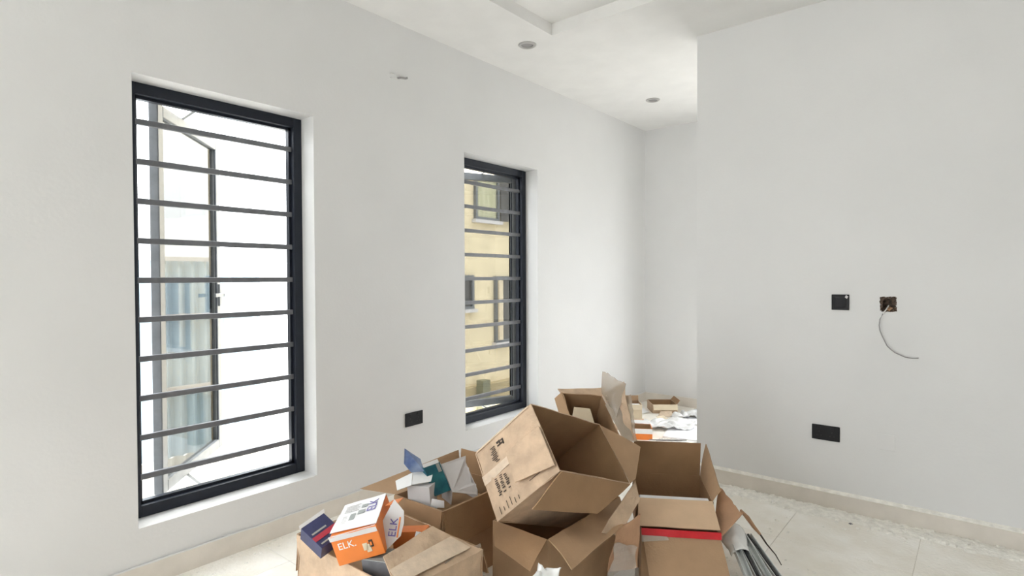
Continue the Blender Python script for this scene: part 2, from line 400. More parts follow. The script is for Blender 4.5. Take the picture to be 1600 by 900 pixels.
def plate_right(x0, x1, z0, z1, t): b = MB(); b.box(x0, x1, YR - t, YR, z0, z1); return b
t = thing('light_switch', 'square black plate on the right wall left of the dangling wire', 'switch', (-.643, YR, 1.203))
plate_right(-.689, -.597, 1.203, 1.295, .009).build('plate', M['black'], t, bevel=.003)
plate_right(-.672, -.614, 1.22, 1.278, .013).build('rocker', M['black2'], t, bevel=.002)
b = MB(); b.prism([(-.618, YR - .0145, 1.280), (-.608, YR - .0145, 1.270), (-.601, YR - .0145, 1.284), (-.612, YR - .0145, 1.292)], (0, .006, 0)); b.build('paint_fleck', M['lav'], t)

def socket_parts(t, org, ax, n):
    """org bottom-left corner on the wall, ax along the wall, n out of the wall"""
    org, ax, n = V(org), V(ax), V(n); up = V((0, 0, 1)); W_, H_ = .150, .090
    b = MB(); b.obox(org, ax * W_, n * .010, up * H_); b.build('plate', M['black'], t, bevel=.003)
    for k in (0, 1):
        c = org + ax * (W_ * (.27 + .46 * k))
        b = MB(); b.obox(c - ax * .008 + up * .066 + n * .010, ax * .016, n * .004, up * .016); b.build('rocker', M['black2'], t, bevel=.001)
        b = MB()
        b.obox(c - ax * .002 + up * .046 + n * .0095, ax * .004, n * .001, up * .009)
        for sgn in (-1, 1): b.obox(c + ax * (sgn * .011 - .003) + up * .026 + n * .0095, ax * .006, n * .001, up * .004)
        b.build('pin_slots', M['dark'], t)
t = thing('wall_socket', 'black double socket low on the right wall', 'socket', (-.716, YR, .41)); socket_parts(t, (-.792, YR, .411), (1, 0, 0), (0, -1, 0))
t = thing('wall_socket', 'black double socket low on the wall between the two windows', 'socket', (XL, 2.512, .414)); socket_parts(t, (XL, 2.437, .414), (0, 1, 0), (1, 0, 0))
b = plate_right(-.456, -.366, .408, .497, .0035); o = b.build('blanking_plate', M['wall'], None, bevel=.0015); recenter(o, (-.411, YR, .408)); tag(o, 'faint white painted-over square plate right of the low socket', 'plate')

t = thing('conduit_box', 'open rough wall box on the right wall with a loose wire', 'wall box', (-.403, YR, 1.208))
b = MB(); b.box(hx0, hx1, YR + .045, YR + .05, hz0, hz1)
b.box(hx0, hx0 + .004, YR + .001, YR + .045, hz0, hz1); b.box(hx1 - .004, hx1, YR + .001, YR + .045, hz0, hz1); b.box(hx0 + .004, hx1 - .004, YR + .001, YR + .045, hz0, hz0 + .004); b.box(hx0 + .004, hx1 - .004, YR + .001, YR + .045, hz1 - .004, hz1)
b.build('metal_box', M['rust'], t)
b = MB(); rr = random.Random(3)
for k in range(26):
    a = k / 26 * 2 * math.pi; cx = max(-1, min(1, 1.35 * math.cos(a))); cz = max(-1, min(1, 1.35 * math.sin(a)))
    p = V((-.4035 + cx * .034, YR - .0015, 1.2435 + cz * .036)); s_ = rr.uniform(.004, .008)
    b.obox(p - V((s_, .001, s_)), (2 * s_, 0, rr.uniform(-.003, .003)), (0, .003, 0), (rr.uniform(-.003, .003), 0, 2 * s_))
b.build('broken_plaster', M['rust'], t)
b = MB(); b.tube([(-.40, YR + .03, 1.225), (-.405, YR - .004, 1.214), (-.400, YR - .004, 1.210), (-.388, YR + .01, 1.222)], .006, 6); b.build('red_stub', M['card_red'], t)
wp = [(-.405, YR + .03, 1.235), (-.412, YR - .006, 1.215), (-.428, YR - .02, 1.189)]
b = MB(); b.tube(wp, .0035); b.build('wire_sheath', M['wirew'], t)
wq = [(-.428, 1.189), (-.441, 1.158), (-.445, 1.122), (-.441, 1.092), (-.431, 1.064), (-.406, 1.007), (-.387, .987), (-.366, .970), (-.321, .950), (-.29, .948), (-.26, .951)]
b = MB(); b.tube([(x, YR - .02, z) for x, z in wq], .0028); b.build('loose_wire', M['wire'], t, smooth=True)

t = thing('wire_stub', 'short wire ends poking from the left wall near the ceiling', 'wire', (XL, 2.42, 2.71))
b = MB(); b.tube([(XL - .01, 2.395, 2.706), (XL + .014, 2.41, 2.709), (XL + .014, 2.455, 2.716), (XL + .016, 2.466, 2.722)], .0065); b.build('dark_end', M['wire'], t)
b = MB(); b.tube([(XL + .0, 2.40, 2.70), (XL + .006, 2.37, 2.696), (XL + .003, 2.34, 2.695)], .003); b.tube([(XL + .0, 2.37, 2.724), (XL + .005, 2.35, 2.722), (XL + .002, 2.34, 2.72)], .003); b.build('pale_end', M['wirew'], t)

# ------------------------------------------------------------------ cartons
def lerp(a, b, t): return a + (b - a) * t
def carton(name, label, cat, O, ex, ey, ez, flaps=(), mo='card', mi='card_in', group=None, th=.005, wob=.002, open_top=True, seed=0.):
    O, ex, ey, ez = V(O), V(ex), V(ey), V(ez)
    if ex.cross(ey).dot(ez) < 0: O = O + ex; ex = -ex
    base = O + ex / 2 + ey / 2
    t = thing(name, label, cat, base, group)
    b = MB(); kw = dict(th=th, n=10, m=8, wob=wob, seed=seed)
    X, Y = O + ex, O + ey; XY = O + ex + ey
    b.panel(O, X, X + ez, O + ez, **kw); b.panel(X, XY, XY + ez, X + ez, **kw)
    b.panel(XY, Y, Y + ez, XY + ez, **kw); b.panel(Y, O, O + ez, Y + ez, **kw)
    b.panel(Y, XY, X, O, th, 6, 6, wob=0)
    if not open_top: b.panel(O + ez, X + ez, XY + ez, Y + ez, th, 8, 8, wob=wob)
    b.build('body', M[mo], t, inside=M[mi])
    eds = {'-y': (O, X, -ey), '+x': (X, XY, ex), '+y': (XY, Y, ey), '-x': (Y, O, -ex)}
    u = ez.normalized()
    for fl in flaps:
        a, c, n = eds[fl['side']]; a = a + ez; c = c + ez; n = n.normalized()
        if 'free' in fl: fa, fc = V(fl['free'][0]), V(fl['free'][1])
        else:
            A = math.radians(fl['ang']); d = u * math.cos(A) + n * math.sin(A); e = (c - a)
            i0, i1 = fl.get('inset', (.02, .02)); sh = e.normalized() * fl.get('skew', 0)
            fa = a + e * i0 + d * fl['len'] + sh; fc = c - e * i1 + d * fl['len'] + sh
        e = c - a; a2 = a + e * .012; c2 = c - e * .012
        f = MB(); f.panel(a2, c2, fc, fa, .0045, 12, 8, curl=fl.get('curl', 0), wob=fl.get('wob', .0025), ragged=fl.get('ragged', 0), seed=seed + 5)
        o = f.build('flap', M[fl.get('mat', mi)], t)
        if 'label' in fl: o['label'] = fl['label']
    return t
def face_frame(o, ex, ey):
    o, ex, ey = V(o), V(ex), V(ey); n = ex.cross(ey).normalized()
    return lambda s, t, off=0.001: o + ex * s + ey * t + n * off
def decal(fr, quads, name, m, parent, th=.0012, off=.0006):
    b = MB()
    for q in quads:
        ps = [fr(s, t, off + th) for s, t in q]; b.prism(ps, fr(0, 0, 0) - fr(0, 0, th))
    return b.build(name, m, parent)
def rq(s0, s1, t0, t1): return [(s0, t0), (s1, t0), (s1, t1), (s0, t1)]
def lettering(txt, o, ex, ey, size, m, parent, name='lettering', off=.001, th=.0006):
    cu = bpy.data.curves.new('txt', 'FONT'); cu.body = txt; cu.size = 1.0; cu.extrude = 0.0
    to = bpy.data.objects.new('txt', cu); COL.objects.link(to)
    dg = bpy.context.evaluated_depsgraph_get(); me = bpy.data.meshes.new_from_object(to.evaluated_get(dg))
    o, ex, ey = V(o), V(ex).normalized(), V(ey).normalized(); n = ex.cross(ey).normalized()
    b = MB(); b.add([o + ex * (v.co.x * size) + ey * (v.co.y * size) + n * off for v in me.vertices], [list(p.vertices) for p in me.polygons])
    bpy.data.objects.remove(to); bpy.data.curves.remove(cu); bpy.data.meshes.remove(me)
    ob = b.build(name, m, parent)
    sd = ob.modifiers.new('thickness', 'SOLIDIFY'); sd.thickness = th
    return ob
GC = 'opened cardboard cartons in the pile'

# A: front left, full of smaller boxes
A = carton('cardboard_box', 'pale crumpled carton at front left holding the orange and white box', 'box', (-2.115, 1.195, 0), (.655, -.02, 0), (.012, .40, 0), (0, 0, .372),
       [dict(side='+x', free=((-1.617, 1.237, .412), (-1.595, 1.45, .452)), curl=.012, mat='card_old'),
        dict(side='-x', ang=172, len=.16), dict(side='+y', ang=160, len=.12)], 'card_old', 'card_in', GC, wob=.007, seed=1.)
b = MB(); fr = face_frame((-1.47, 1.215, .38), (-.09, .005, .022), (.013, .26, .013))
b.panel((-1.478, 1.20, .389), (-1.470, 1.53, .391), (-1.535, 1.49, .428), (-1.552, 1.215, .404), .002, 8, 4, wob=.001); b.build('paper_tape', M['strip'], A)
b = MB(); b.panel((-1.462, 1.40, .34), (-1.456, 1.585, .34), (-1.47, 1.585, .384), (-1.476, 1.40, .384), .003, 8, 5, wob=.006); b.build('clear_tape', M['tape'], A)

# B: behind it, with teal packaging
B = carton('cardboard_box', 'brown open carton by the window wall holding teal and white packaging', 'box', (-2.150, 1.717, 0), (.326, .005, 0), (-.006, .45, 0), (0, 0, .37),
       [dict(side='+y', ang=8, len=.112, inset=(.05, -.01)), dict(side='-x', free=((-2.165, 2.165, .475), (-2.30, 1.63, .387)), curl=.004, mat='card'),
        dict(side='-y', ang=172, len=.13), dict(side='+x', ang=176, len=.17, inset=(.02, .04))], 'card', 'card_in', GC, seed=2.)

# E: under the big tilted carton
E_ = carton('cardboard_box', 'brown carton under the tilted box, its flaps hanging open', 'box', (-1.625, 1.83, 0), (.295, 0, 0), (.01, .57, 0), (0, 0, .35),
       [dict(side='-y', free=((-1.53, 1.735, .30), (-1.325, 1.705, .278)), curl=.006),
        dict(side='+x', free=((-1.185, 1.79, .305), (-1.172, 2.20, .345)), curl=.01, wob=.006, mat='card'),
        dict(side='+y', ang=150, len=.12)], 'card', 'card_in', GC, seed=3.)
b = MB(); b.panel((-1.215, 2.05, .335), (-1.185, 2.14, .30), (-1.150, 2.27, .42), (-1.195, 2.315, .478), .004, 8, 8, wob=.006); b.build('torn_flap', M['card_old'], E_)
b = MB(); b.panel((-1.20, 2.08, .16), (-1.13, 2.20, .16), (-1.135, 2.25, .37), (-1.19, 2.13, .325), .004, 8, 8, wob=.010); b.build('torn_flap', M['card_red'], E_)
# D: leaning behind, shiny tape on its torn side
def crate_d():
    bl, exd, eyd = V((-1.818, 2.635, .756)), V((.178, .147, -.019)), V((.21, -.155, -.185))
    up = V((.417, -.403, .8125)); Hh = .662
    D = carton('cardboard_box', 'tall carton leaning behind the pile with shiny torn tape on its side', 'box', bl - up * Hh, exd, eyd, up * Hh,
        [], 'card', 'card_in', GC, seed=4., wob=.004)
    return D
D_ = crate_d()
b = MB(); b.panel((-1.645, 2.79, .742), (-1.43, 2.632, .556), (-1.385, 2.672, .556), (-1.50, 2.785, .83), .003, 14, 8, curl=.01, wob=.007, ragged=.004, seed=2); o = b.build('flap', M['card_old'], D_)
b = MB(); b.panel((-1.648, 2.786, .75), (-1.50, 2.70, .65), (-1.492, 2.765, .82), (-1.652, 2.78, .872), .002, 14, 10, curl=-.012, wob=.008, ragged=.008, seed=5); b.build('clear_tape', M['tape'], D_)
b = MB(); b.panel((-1.60, 2.74, .70), (-1.41, 2.62, .55), (-1.375, 2.68, .55), (-1.46, 2.775, .77), .0015, 14, 10, curl=-.006, wob=.008, ragged=.004, seed=8); b.build('clear_tape', M['tape'], D_)
b = MB(); b.panel((-1.818, 2.635, .756), (-1.64, 2.782, .737), (-1.63, 2.80, .775), (-1.86, 2.66, .768), .004, 12, 4, curl=.004, wob=.005, seed=3); b.build('flap', M['card_old'], D_)
b = MB(); b.panel((-1.608, 2.48, .572), (-1.818, 2.635, .757), (-1.85, 2.615, .72), (-1.66, 2.46, .54), .004, 10, 4, wob=.003); b.build('flap', M['card'], D_)
b = MB(); b.panel((-1.735, 2.56, .50), (-1.55, 2.64, .45), (-1.585, 2.565, .71), (-1.665, 2.535, .715), .004, 8, 8, curl=.006, wob=.002)
o = b.build('cardboard_insert', M['kraft']); recenter(o, (-1.65, 2.61, .49)); tag(o, 'pale cardboard insert standing inside the tall leaning carton', 'insert')

# C: the large carton lying tilted on top
S = 2.2 / 2.3; cam0 = V((0, 0, 1.4))
def sc_(p): return cam0 + (V(p) - cam0) * S
Pr = sc_((-1.3089, 1.8839, .6191)); bvec = V((-.2315, .1094, .2221)) * S; wvec = V((.0594, .4918, -.1805)) * S; avec = V((-.282, -.0626, -.2632)) * S
# outward opening is -avec: local z = -avec from the far side
C_ = carton('cardboard_box', 'large printed carton tipped over on top of the pile, mouth open', 'box', Pr + avec + bvec, -bvec, wvec, -avec,
       [dict(side='+x', free=((-1.286, 1.672, .535), (-1.215, 2.02, .425)), curl=.004, mat='card_in'),
        dict(side='+y', free=((-1.185, 2.30, .505), (-1.225, 2.425, .61)), curl=.01, wob=.005, mat='card')], 'card_old', 'card_in', GC, wob=.003, seed=6.)
Pl = Pr + avec + bvec
fr = face_frame(Pl, -bvec, -avec)                    # fr(down the face, towards the mouth)
b = MB(); b.panel(fr(.78, .46, .020), fr(.93, 1.0, .012), fr(.37, 1.0, .008), fr(.35, .46, .010), -.007, 8, 8, wob=.0015); b.build('closing_flap', M['card_old'], C_)
b = MB(); b.panel(fr(.50, .0, .004), fr(.37, .0, .004), fr(.37, .44, .004), fr(.48, .44, .004), -.002, 4, 10, wob=.002, ragged=.01); b.build('paper_tape', M['strip'], C_)
q = [rq(.10, .13, .36, .40), rq(.10, .17, .40, .42), rq(.15, .17, .36, .46), rq(.11, .13, .43, .47), rq(.13, .19, .45, .47)]
decal(fr, q, 'printed_symbol', M['ink'], C_, off=.004)
rr = random.Random(11); q = []
for k in range(9):
    t0 = .12 + k * .026; q.append(rq(t0, t0 + .010, .24 + rr.uniform(-.02, .03), .30 + rr.uniform(0, .03)))
for row in range(3):
    for k in range(9):
        t0 = .52 + k * .027; s0 = .16 + row * .075 + rr.uniform(-.008, .008)
        if rr.random() < .8: q.append(rq(t0, t0 + .009 + rr.uniform(0, .006), s0, s0 + .03 + rr.uniform(0, .015)))
for k in range(7):
    t0 = .55 + k * .05; q.append(rq(t0, t0 + .006, .62 + rr.uniform(-.02, .02), .74 + rr.uniform(0, .1))) if k > 4 else None
for k in range(6): q.append(rq(.84 + rr.uniform(0, .1), .85 + rr.uniform(.1, .12), .1 + k * .06, .106 + k * .06))
decal(fr, q, 'printed_lines', M['ink'], C_, off=.004)['kind'] = 'stuff'
b = MB(); b.panel(fr(.02, .04, .004), fr(.02, .96, .004), fr(.0, .96, .004), fr(.0, .04, .004), -.001, 10, 2, wob=.001); b.build('edge_tape', M['strip'], C_)

# F and G: right-hand cartons
cf, sf = math.cos(.5278), math.sin(.5278)
F_ = carton('cardboard_box', 'open brown carton at right of the pile with an upright back flap', 'box', (-1.267, 2.478, 0), (.3025 * 1, .1762, 0), (-.1847, .3168, 0), (0, 0, .34),
       [dict(side='+y', ang=-2, len=.176, inset=(.0, .0), wob=.0015), dict(side='+x', free=((-.940, 2.668, .40), (-1.130, 2.985, .512)), curl=.008, mat='card'),
        dict(side='-y', ang=112, len=.175, inset=(-.02, .0), mat='card_tan', wob=.0015), dict(side='-x', ang=176, len=.14)], 'card', 'card_in', GC, seed=7.)
b = MB(); o0 = V((-1.267, 2.478, .02)); e1 = V((.864, .503, 0)); e2 = V((-.503, .864, 0))
b.obox(o0 + e1 * .012 + e2 * .012, e1 * .325, e2 * .055, (0, 0, .312)); o = b.build('foam_slab', M['foam'], None, bevel=.003); recenter(o, o0 + e1 * .17 + e2 * .04); tag(o, 'white foam slab standing inside the right open carton', 'foam')
G_ = carton('cardboard_box', 'low carton with red tape along its edge, at right front', 'box', (-1.1667, 2.3187, 0), (.2946, .1757, 0), (-.0780, .1310, 0), (0, 0, .255),
       [dict(side='-y', ang=152, len=.235, inset=(.0, .0), skew=.035, mat='card', curl=-.012), dict(side='+x', free=((-.832, 2.655, .318), (-.995, 2.82, .362)), wob=.004, ragged=.012, mat='card_red')], 'card', 'card_in', GC, seed=8.)
b = MB()
p0, p1 = V((-1.1667, 2.3187, .255)), V((-.8721, 2.4944, .255)); e1 = (p1 - p0).normalized(); e2 = V((-e1.y, e1.x, 0))
b.panel(p0 - e2 * .012 - V((0, 0, .006)) + e1 * .0, p1 - e2 * .012 - V((0, 0, .006)), p1 - e2 * .001 + V((0, 0, .022)), p0 - e2 * .001 + V((0, 0, .022)), -.002, 24, 4, wob=.004, seed=3.); b.build('red_tape', M['red'], G_)
b = MB(); b.panel(p0 - e2 * .022 - V((0, 0, .03)) + e1 * .0, p0 + e1 * .12 - e2 * .022 - V((0, 0, .016)), p0 + e1 * .11 - e2 * .014 - V((0, 0, .004)), p0 - e2 * .014 - V((0, 0, .002)), -.002, 10, 3, wob=.003); b.build('white_tape', M['film'], G_)

# ------------------------------------------------------------------ small packaging inside carton A
def small_box(name, label, O, ex, ey, ez, m, parts=()):
    O, ex, ey, ez = V(O), V(ex), V(ey), V(ez)
    t = thing(name, label, 'box', O + ex / 2 + ey / 2)
    b = MB(); b.obox(O, ex, ey, ez); b.build('body', m, t, bevel=.0015); return t
O = V((-1.762, 1.157, .372)); ex = V((.1264, .1073, .0462)); ey = V((-.1455, .1609, .0241)); ez = V((-.0146, -.0294, .1083))
K = small_box('product_box', 'orange and white product box lying on the front left carton', O, ex, ey, ez, M['orange'])
f1 = face_frame(O + ez, ex, ey)                       # top face
b = MB(); b.panel(f1(-.02, .10, .003), f1(1.0, .02, .003), f1(1.0, 1.0, .004), f1(.02, 1.0, .004), -.002, 8, 8, wob=.0015); b.build('white_lid', M['white'], K)
q = [rq(.46, .62, .50, .62), rq(.30, .42, .36, .56), rq(.50, .64, .70, .80)]
decal(f1, q, 'printed_pictures', M['inkg'], K, off=.006)
q = [rq(.12 + .0 * k, .45 - .05 * (k % 2), .66 + .05 * k, .68 + .05 * k) for k in range(5)] + [rq(.14, .24, .30 + .05 * k, .32 + .05 * k) for k in range(5)]
decal(f1, q, 'printed_lines', M['lav'], K, off=.006)['kind'] = 'stuff'
lettering('ELK', f1(.86, .50, 0), ey, -ex, .05, M['violet'], K, off=.0075)
ff = face_frame(O, ex, ez)                            # front face
b = MB(); b.panel(ff(-.01, .86, .001), ff(.99, .80, .001), ff(.97, 1.01, -.004), ff(-.03, 1.01, -.004), -.002, 8, 3, curl=.0); b.build('tuck_flap', M['lav'], K)
lettering('ELK.', ff(.10, .52, 0), ex, ez, .036, M['white'], K, off=.001)
q = [rq(.60, .70, .28, .52), rq(.66, .76, .20, .46), rq(.74, .82, .34, .58)]
decal(ff, q[:2], 'printed_pictures', M['kraft'], K); decal(ff, q[2:], 'printed_pictures', M['ink'], K); decal(ff, [rq(.76, .80, .40, .52)], 'printed_pictures', M['orange'], K, off=.0019)
# curved white end flap
ps = [(-1.655, 1.281, .416), (-1.700, 1.297, .500), (-1.706, 1.372, .560), (-1.655, 1.370, .530), (-1.632, 1.345, .500), (-1.622, 1.318, .465)]
nn = (V(ps[1]) - V(ps[0])).cross(V(ps[4]) - V(ps[0])).normalized()
nn = nn if nn.dot(V((.6, -.6, .5))) > 0 else -nn
ps = [V(p) - nn * (V(p) - V(ps[0])).dot(nn) for p in ps]      # keep the flap flat
b = MB(); b.prism(ps, -nn * .003); b.build('end_flap', M['lav'], K)
uu = (V(ps[2]) - V(ps[0])).normalized()
p0_ = V(ps[0]); wd_ = V(ps[4]) - p0_; wd_ = (wd_ - uu * wd_.dot(uu)).normalized(); bs_ = p0_ + uu * .045 + wd_ * .026
lettering('ELK', bs_ + nn * 0, uu, -wd_, .040, M['violet'], K, off=.002)
b = MB(); b.obox(bs_ + wd_ * .005 + nn * .001, uu * .07, wd_ * .005, nn * .001); b.build('underline', M['orange'], K)
b = MB(); b.panel((-1.72, 1.33, .548), (-1.69, 1.365, .552), (-1.725, 1.42, .548), (-1.775, 1.41, .53), .002, 4, 4); b.build('inner_flap', M['orange2'], K)

O = V((-1.862, 1.145, .372)); ex = V((-.0075, .10, .024)); ey = V((-.108, -.019, .049)); ez = V((.0248, -.0101, .0506))
N_ = small_box('product_box', 'navy box with crimson stripe at the left edge of the front carton', O, ex, ey, ez, M['navy'])
f2 = face_frame(O + ez, ex, ey) if ex.cross(ey).dot(ez) > 0 else face_frame(O + ez, ey, ex)
decal(f2, [[(.0, .28), (1., .28), (1., .46), (.0, .46)]], 'crimson_stripe', M['crim'], N_)
for q in ([(.1, .54), (.7, .54), (.7, .60), (.1, .60)], [(.1, .10), (.8, .10), (.8, .15), (.1, .15)]): decal(f2, [q], 'pale_stripe', M['inkg'], N_)
b = MB(); b.panel(O + ey + ez - ex * .05, O + ey + ez + ex * 1.05, O + ey + ez + ex * 1.05 + V((-.010, .004, .012)), O + ey + ez - ex * .05 + V((-.010, .004, .009)), .003, 6, 3); b.build('lid_edge', M['white'], N_)
small = small_box('product_box', 'dark grey box under the orange product box', (-1.70, 1.215, .335), (.115, .045, .004), (-.02, .10, .0), (-.004, -.006, .058), M['grey'])
b = MB(); b.obox((-1.705, 1.209, .394), (.115, .045, .004), (-.02, .10, 0), (0, 0, .003)); b.build('grey_lid', M['inkg'], small)
o2 = small_box('product_box', 'plain orange box standing behind the orange and white one', (-1.70, 1.36, .27), (.09, .085, 0), (-.03, .05, 0), (-.02, .0, .165), M['orange2'])
b = MB(); b.prism([(-1.622, 1.372, .40), (-1.600, 1.395, .405), (-1.612, 1.415, .445), (-1.628, 1.40, .45)], (-.003, .003, 0)); b.build('white_label', M['white'], o2)
o3 = small_box('product_box', 'orange box lying low under the folded cardboard flap', (-1.60, 1.225, .30), (.10, .02, 0), (-.02, .10, 0), (0, 0, .05), M['orange2'])
# base fill so that the small boxes rest on something real inside the cartons
def filler(name, label, x0, x1, y0, y1, z0, z1, m):
    b = MB(); b.box(x0, x1, y0, y1, z0, z1); o = b.build(name, m, None, bevel=.004); recenter(o, ((x0 + x1) / 2, (y0 + y1) / 2, z0)); return tag(o, label, 'box')
filler('inner_carton', 'brown inner carton packed low inside the front left box', -2.08, -1.50, 1.225, 1.56, .01, .27, M['card_in'])
filler('inner_carton', 'brown inner carton packed low inside the box by the wall', -2.12, -1.86, 1.76, 2.12, .01, .30, M['card_in'])

# ------------------------------------------------------------------ packaging inside carton B
def sheet_box(name, label, O, ex, ey, ez, m):
    return small_box(name, label, O, ex, ey, ez, m)
tl = sheet_box('packaging_box', 'teal box with white tab among the white packaging', (-1.978, 1.82, .372), (.020, .085, .010), (-.055, .012, -.012), (-.062, -.016, .128), M['teal'])
b = MB(); b.panel((-2.036, 1.800, .500), (-2.020, 1.886, .508), (-2.03, 1.884, .524), (-2.046, 1.80, .514), .002, 5, 2); b.build('white_tab', M['white'], tl)
b = MB(); b.obox((-2.004, 1.868, .468), (.0030, .016, .002), (.004, -.001, .002), (-.018, -.004, .036)); b.build('pale_lettering', M['inkg'], tl)
wp_ = [(-1.949, 1.906, .375), (-1.895, 2.020, .340), (-1.915, 2.035, .385), (-1.935, 2.022, .392), (-1.965, 2.035, .455), (-1.985, 2.035, .462), (-2.000, 2.050, .505), (-2.045, 1.925, .485)]
t = thing('packaging_box', 'greyish white notched carton standing open by the teal box', 'box', (-1.98, 1.98, .31))
n3 = (V(wp_[1]) - V(wp_[0])).cross(V(wp_[-1]) - V(wp_[0])).normalized()
b = MB(); b.prism(wp_, -n3 * .003); b.build('side_panel', M['lav'], t)
b = MB(); b.panel((-1.96, 1.91, .31), (-2.06, 1.945, .31), (-2.058, 1.932, .485), (-1.952, 1.908, .375), .003, 4, 4); b.build('side_panel', M['lav'], t)
b = MB(); b.panel((-1.90, 2.03, .31), (-2.02, 2.06, .31), (-2.01, 2.055, .48), (-1.90, 2.03, .36), .003, 4, 4); b.build('side_panel', M['lav'], t)
u1 = sheet_box('packaging_box', 'open blue printed box with raised white flaps by the wall', (-2.062, 1.730, .305), (.105, .045, 0), (-.035, .075, 0), (-.012, .0, .125), M['lav'])
ps = [(-2.107, 1.744, .592), (-2.110, 1.742, .520), (-2.068, 1.751, .484), (-2.040, 1.806, .482), (-2.075, 1.815, .530)]
b = MB(); b.prism(ps, (-.002, .002, .001)); b.build('blue_flap', M['bluep'], u1)
for k, (ps, m) in enumerate((([(-2.074, 1.672, .420), (-2.120, 1.700, .446), (-2.085, 1.775, .472), (-2.030, 1.720, .440)], 'white'), ([(-2.030, 1.722, .441), (-2.084, 1.776, .473), (-2.030, 1.858, .470), (-1.985, 1.800, .446)], 'white'))):
    b = MB(); b.panel(*ps, .003, 5, 5, wob=.001); b.build('white_flap', M[m], u1)
b = MB(); b.panel((-2.062, 1.70, .433), (-2.048, 1.712, .438), (-2.092, 1.768, .4715), (-2.098, 1.756, .467), .002, 3, 4, wob=0); b.build('flap_edge', M['bluep'], u1)
b = MB(); b.panel((-1.93, 1.745, .355), (-1.885, 1.79, .35), (-1.88, 1.785, .385), (-1.93, 1.755, .392), .003, 3, 3); o = b.build('paper_scrap', M['white']); recenter(o, (-1.91, 1.765, .355)); tag(o, 'small white paper scrap at the front corner of the wall-side carton', 'scrap')

# ------------------------------------------------------------------ plastic, profiles, stick
def crumple(name, label, quad, m, n=26, amp=.02, cat='plastic', scale=14, z_min=.002):
    a, b_, c, d = [V(p) for p in quad]; vs = []; fs = []
    for j in range(n + 1):
        for i in range(n + 1):
            u, v = i / n, j / n
            p = (a * (1 - u) + b_ * u) * (1 - v) + (d * (1 - u) + c * u) * v
            h = abs(noise.noise(p * scale)) * 1.3 + .5 * abs(noise.noise(p * scale * 2.3))
            p = p + V((noise.noise(p * scale * .8 + V((9, 0, 0))) * amp * .8, noise.noise(p * scale * .8 + V((0, 9, 0))) * amp * .8, h * amp))
            p.z = max(p.z, z_min); vs.append(p)
    for j in range(n):
        for i in range(n): k = j * (n + 1) + i; fs.append((k, k + 1, k + n + 2, k + n + 1))
    b = MB(); b.add(vs, fs); o = b.build(name, m, None, smooth=True)
    s = o.modifiers.new('thickness', 'SOLIDIFY'); s.thickness = .0012
    recenter(o, (a + b_ + c + d) / 4); return tag(o, label, cat)
crumple('plastic_wrap', 'crumpled clear plastic hanging between the middle and right cartons', [(-1.19, 2.02, .03), (-1.10, 2.11, .03), (-1.12, 2.19, .25), (-1.18, 2.11, .27)], M['film'], amp=.02, scale=20)
crumple('plastic_wrap', 'white plastic scrap at the foot of the middle carton', [(-1.30, 1.645, .24), (-1.20, 1.70, .22), (-1.23, 1.77, .285), (-1.31, 1.73, .285)], M['filmw'], amp=.025, scale=24, n=16)

GP = 'aluminium profiles beside the right carton'
labs = ['innermost pale aluminium profile against the red-taped carton', 'dark edged aluminium profile second from the carton', 'middle aluminium profile of the bundle by the red-taped carton', 'outermost aluminium profile of the bundle, nearest the bare floor']
for k in range(4):
    far = V((-.895, 2.640, .195)) + V((.017, .028, -.006)) * k; near = V((-.545, 2.17, .0)) + V((.036, .058, 0)) * k
    ax = near - far; sd = ax.cross(V((0, 0, 1))).normalized() * -1; up = sd.cross(ax).normalized()
    if up.z < 0: up = -up
    t = thing('metal_profile', labs[k], 'profile', near, GP)
    wd = .030; b = MB(); lift = V((0, 0, .004))
    b.obox(far + lift, ax, sd * wd, up * .003); b.obox(far + lift, ax, sd * .003, up * .024); b.obox(far + lift + sd * (wd - .003), ax, sd * .003, up * .024)
    b.build('channel', M['alu'], t)
    if k in (1, 3): b = MB(); b.obox(far + lift + sd * .010 + up * .012, ax * .98, sd * .008, up * .010); b.build('rubber_gasket', M['dark'], t)
# white wrap round their far ends
t = thing('plastic_wrap', 'white plastic sleeve round the ends of the metal profiles', 'plastic', (-.86, 2.66, .2))
b = MB(); pr = []; c0 = V((-.900, 2.685, .215)); c1 = V((-.815, 2.585, .160)); ax = (c1 - c0).normalized(); sd = V((ax.y, -ax.x, 0)).normalized(); up = sd.cross(ax).normalized(); up = up if up.z > 0 else -up
vs = []; fs = []; nA, nL = 20, 12
for j in range(nL + 1):
    c = c0.lerp(c1, j / nL); r = .052 * (0.72 + .28 * math.sin(math.pi * min(1, .25 + j / nL)))
    for i in range(nA + 1):
        a = math.pi * (-.05 + 1.1 * i / nA); p = c + sd * (math.cos(a) * r * 1.15) + up * (math.sin(a) * r)
        vs.append(p + up * .006 * noise.noise(p * 45))
for j in range(nL):
    for i in range(nA): k = j * (nA + 1) + i; fs.append((k, k + 1, k + nA + 2, k + nA + 1))
b.add(vs, fs); o = b.build('sleeve', M['filmw'], t, smooth=True); s = o.modifiers.new('thickness', 'SOLIDIFY'); s.thickness = .0015
# thin dark stick
t = thing('stick', 'thin dark stick sloping from the torn flap down to the floor', 'stick', (-.74, 2.93, .0))
b = MB(); b.tube([(-.885, 2.80, .275), (-.862, 2.83, .235), (-.838, 2.85, .19), (-.815, 2.868, .155)], [.006, .011, .009, .006], 7); b.build('thick_end', M['card_red'], t)
b = MB(); b.tube([(-.818, 2.866, .16), (-.79, 2.89, .105), (-.757, 2.915, .055), (-.735, 2.935, .003)], [.005, .004, .003, .002], 6); b.build('thin_end', M['ink'], t)

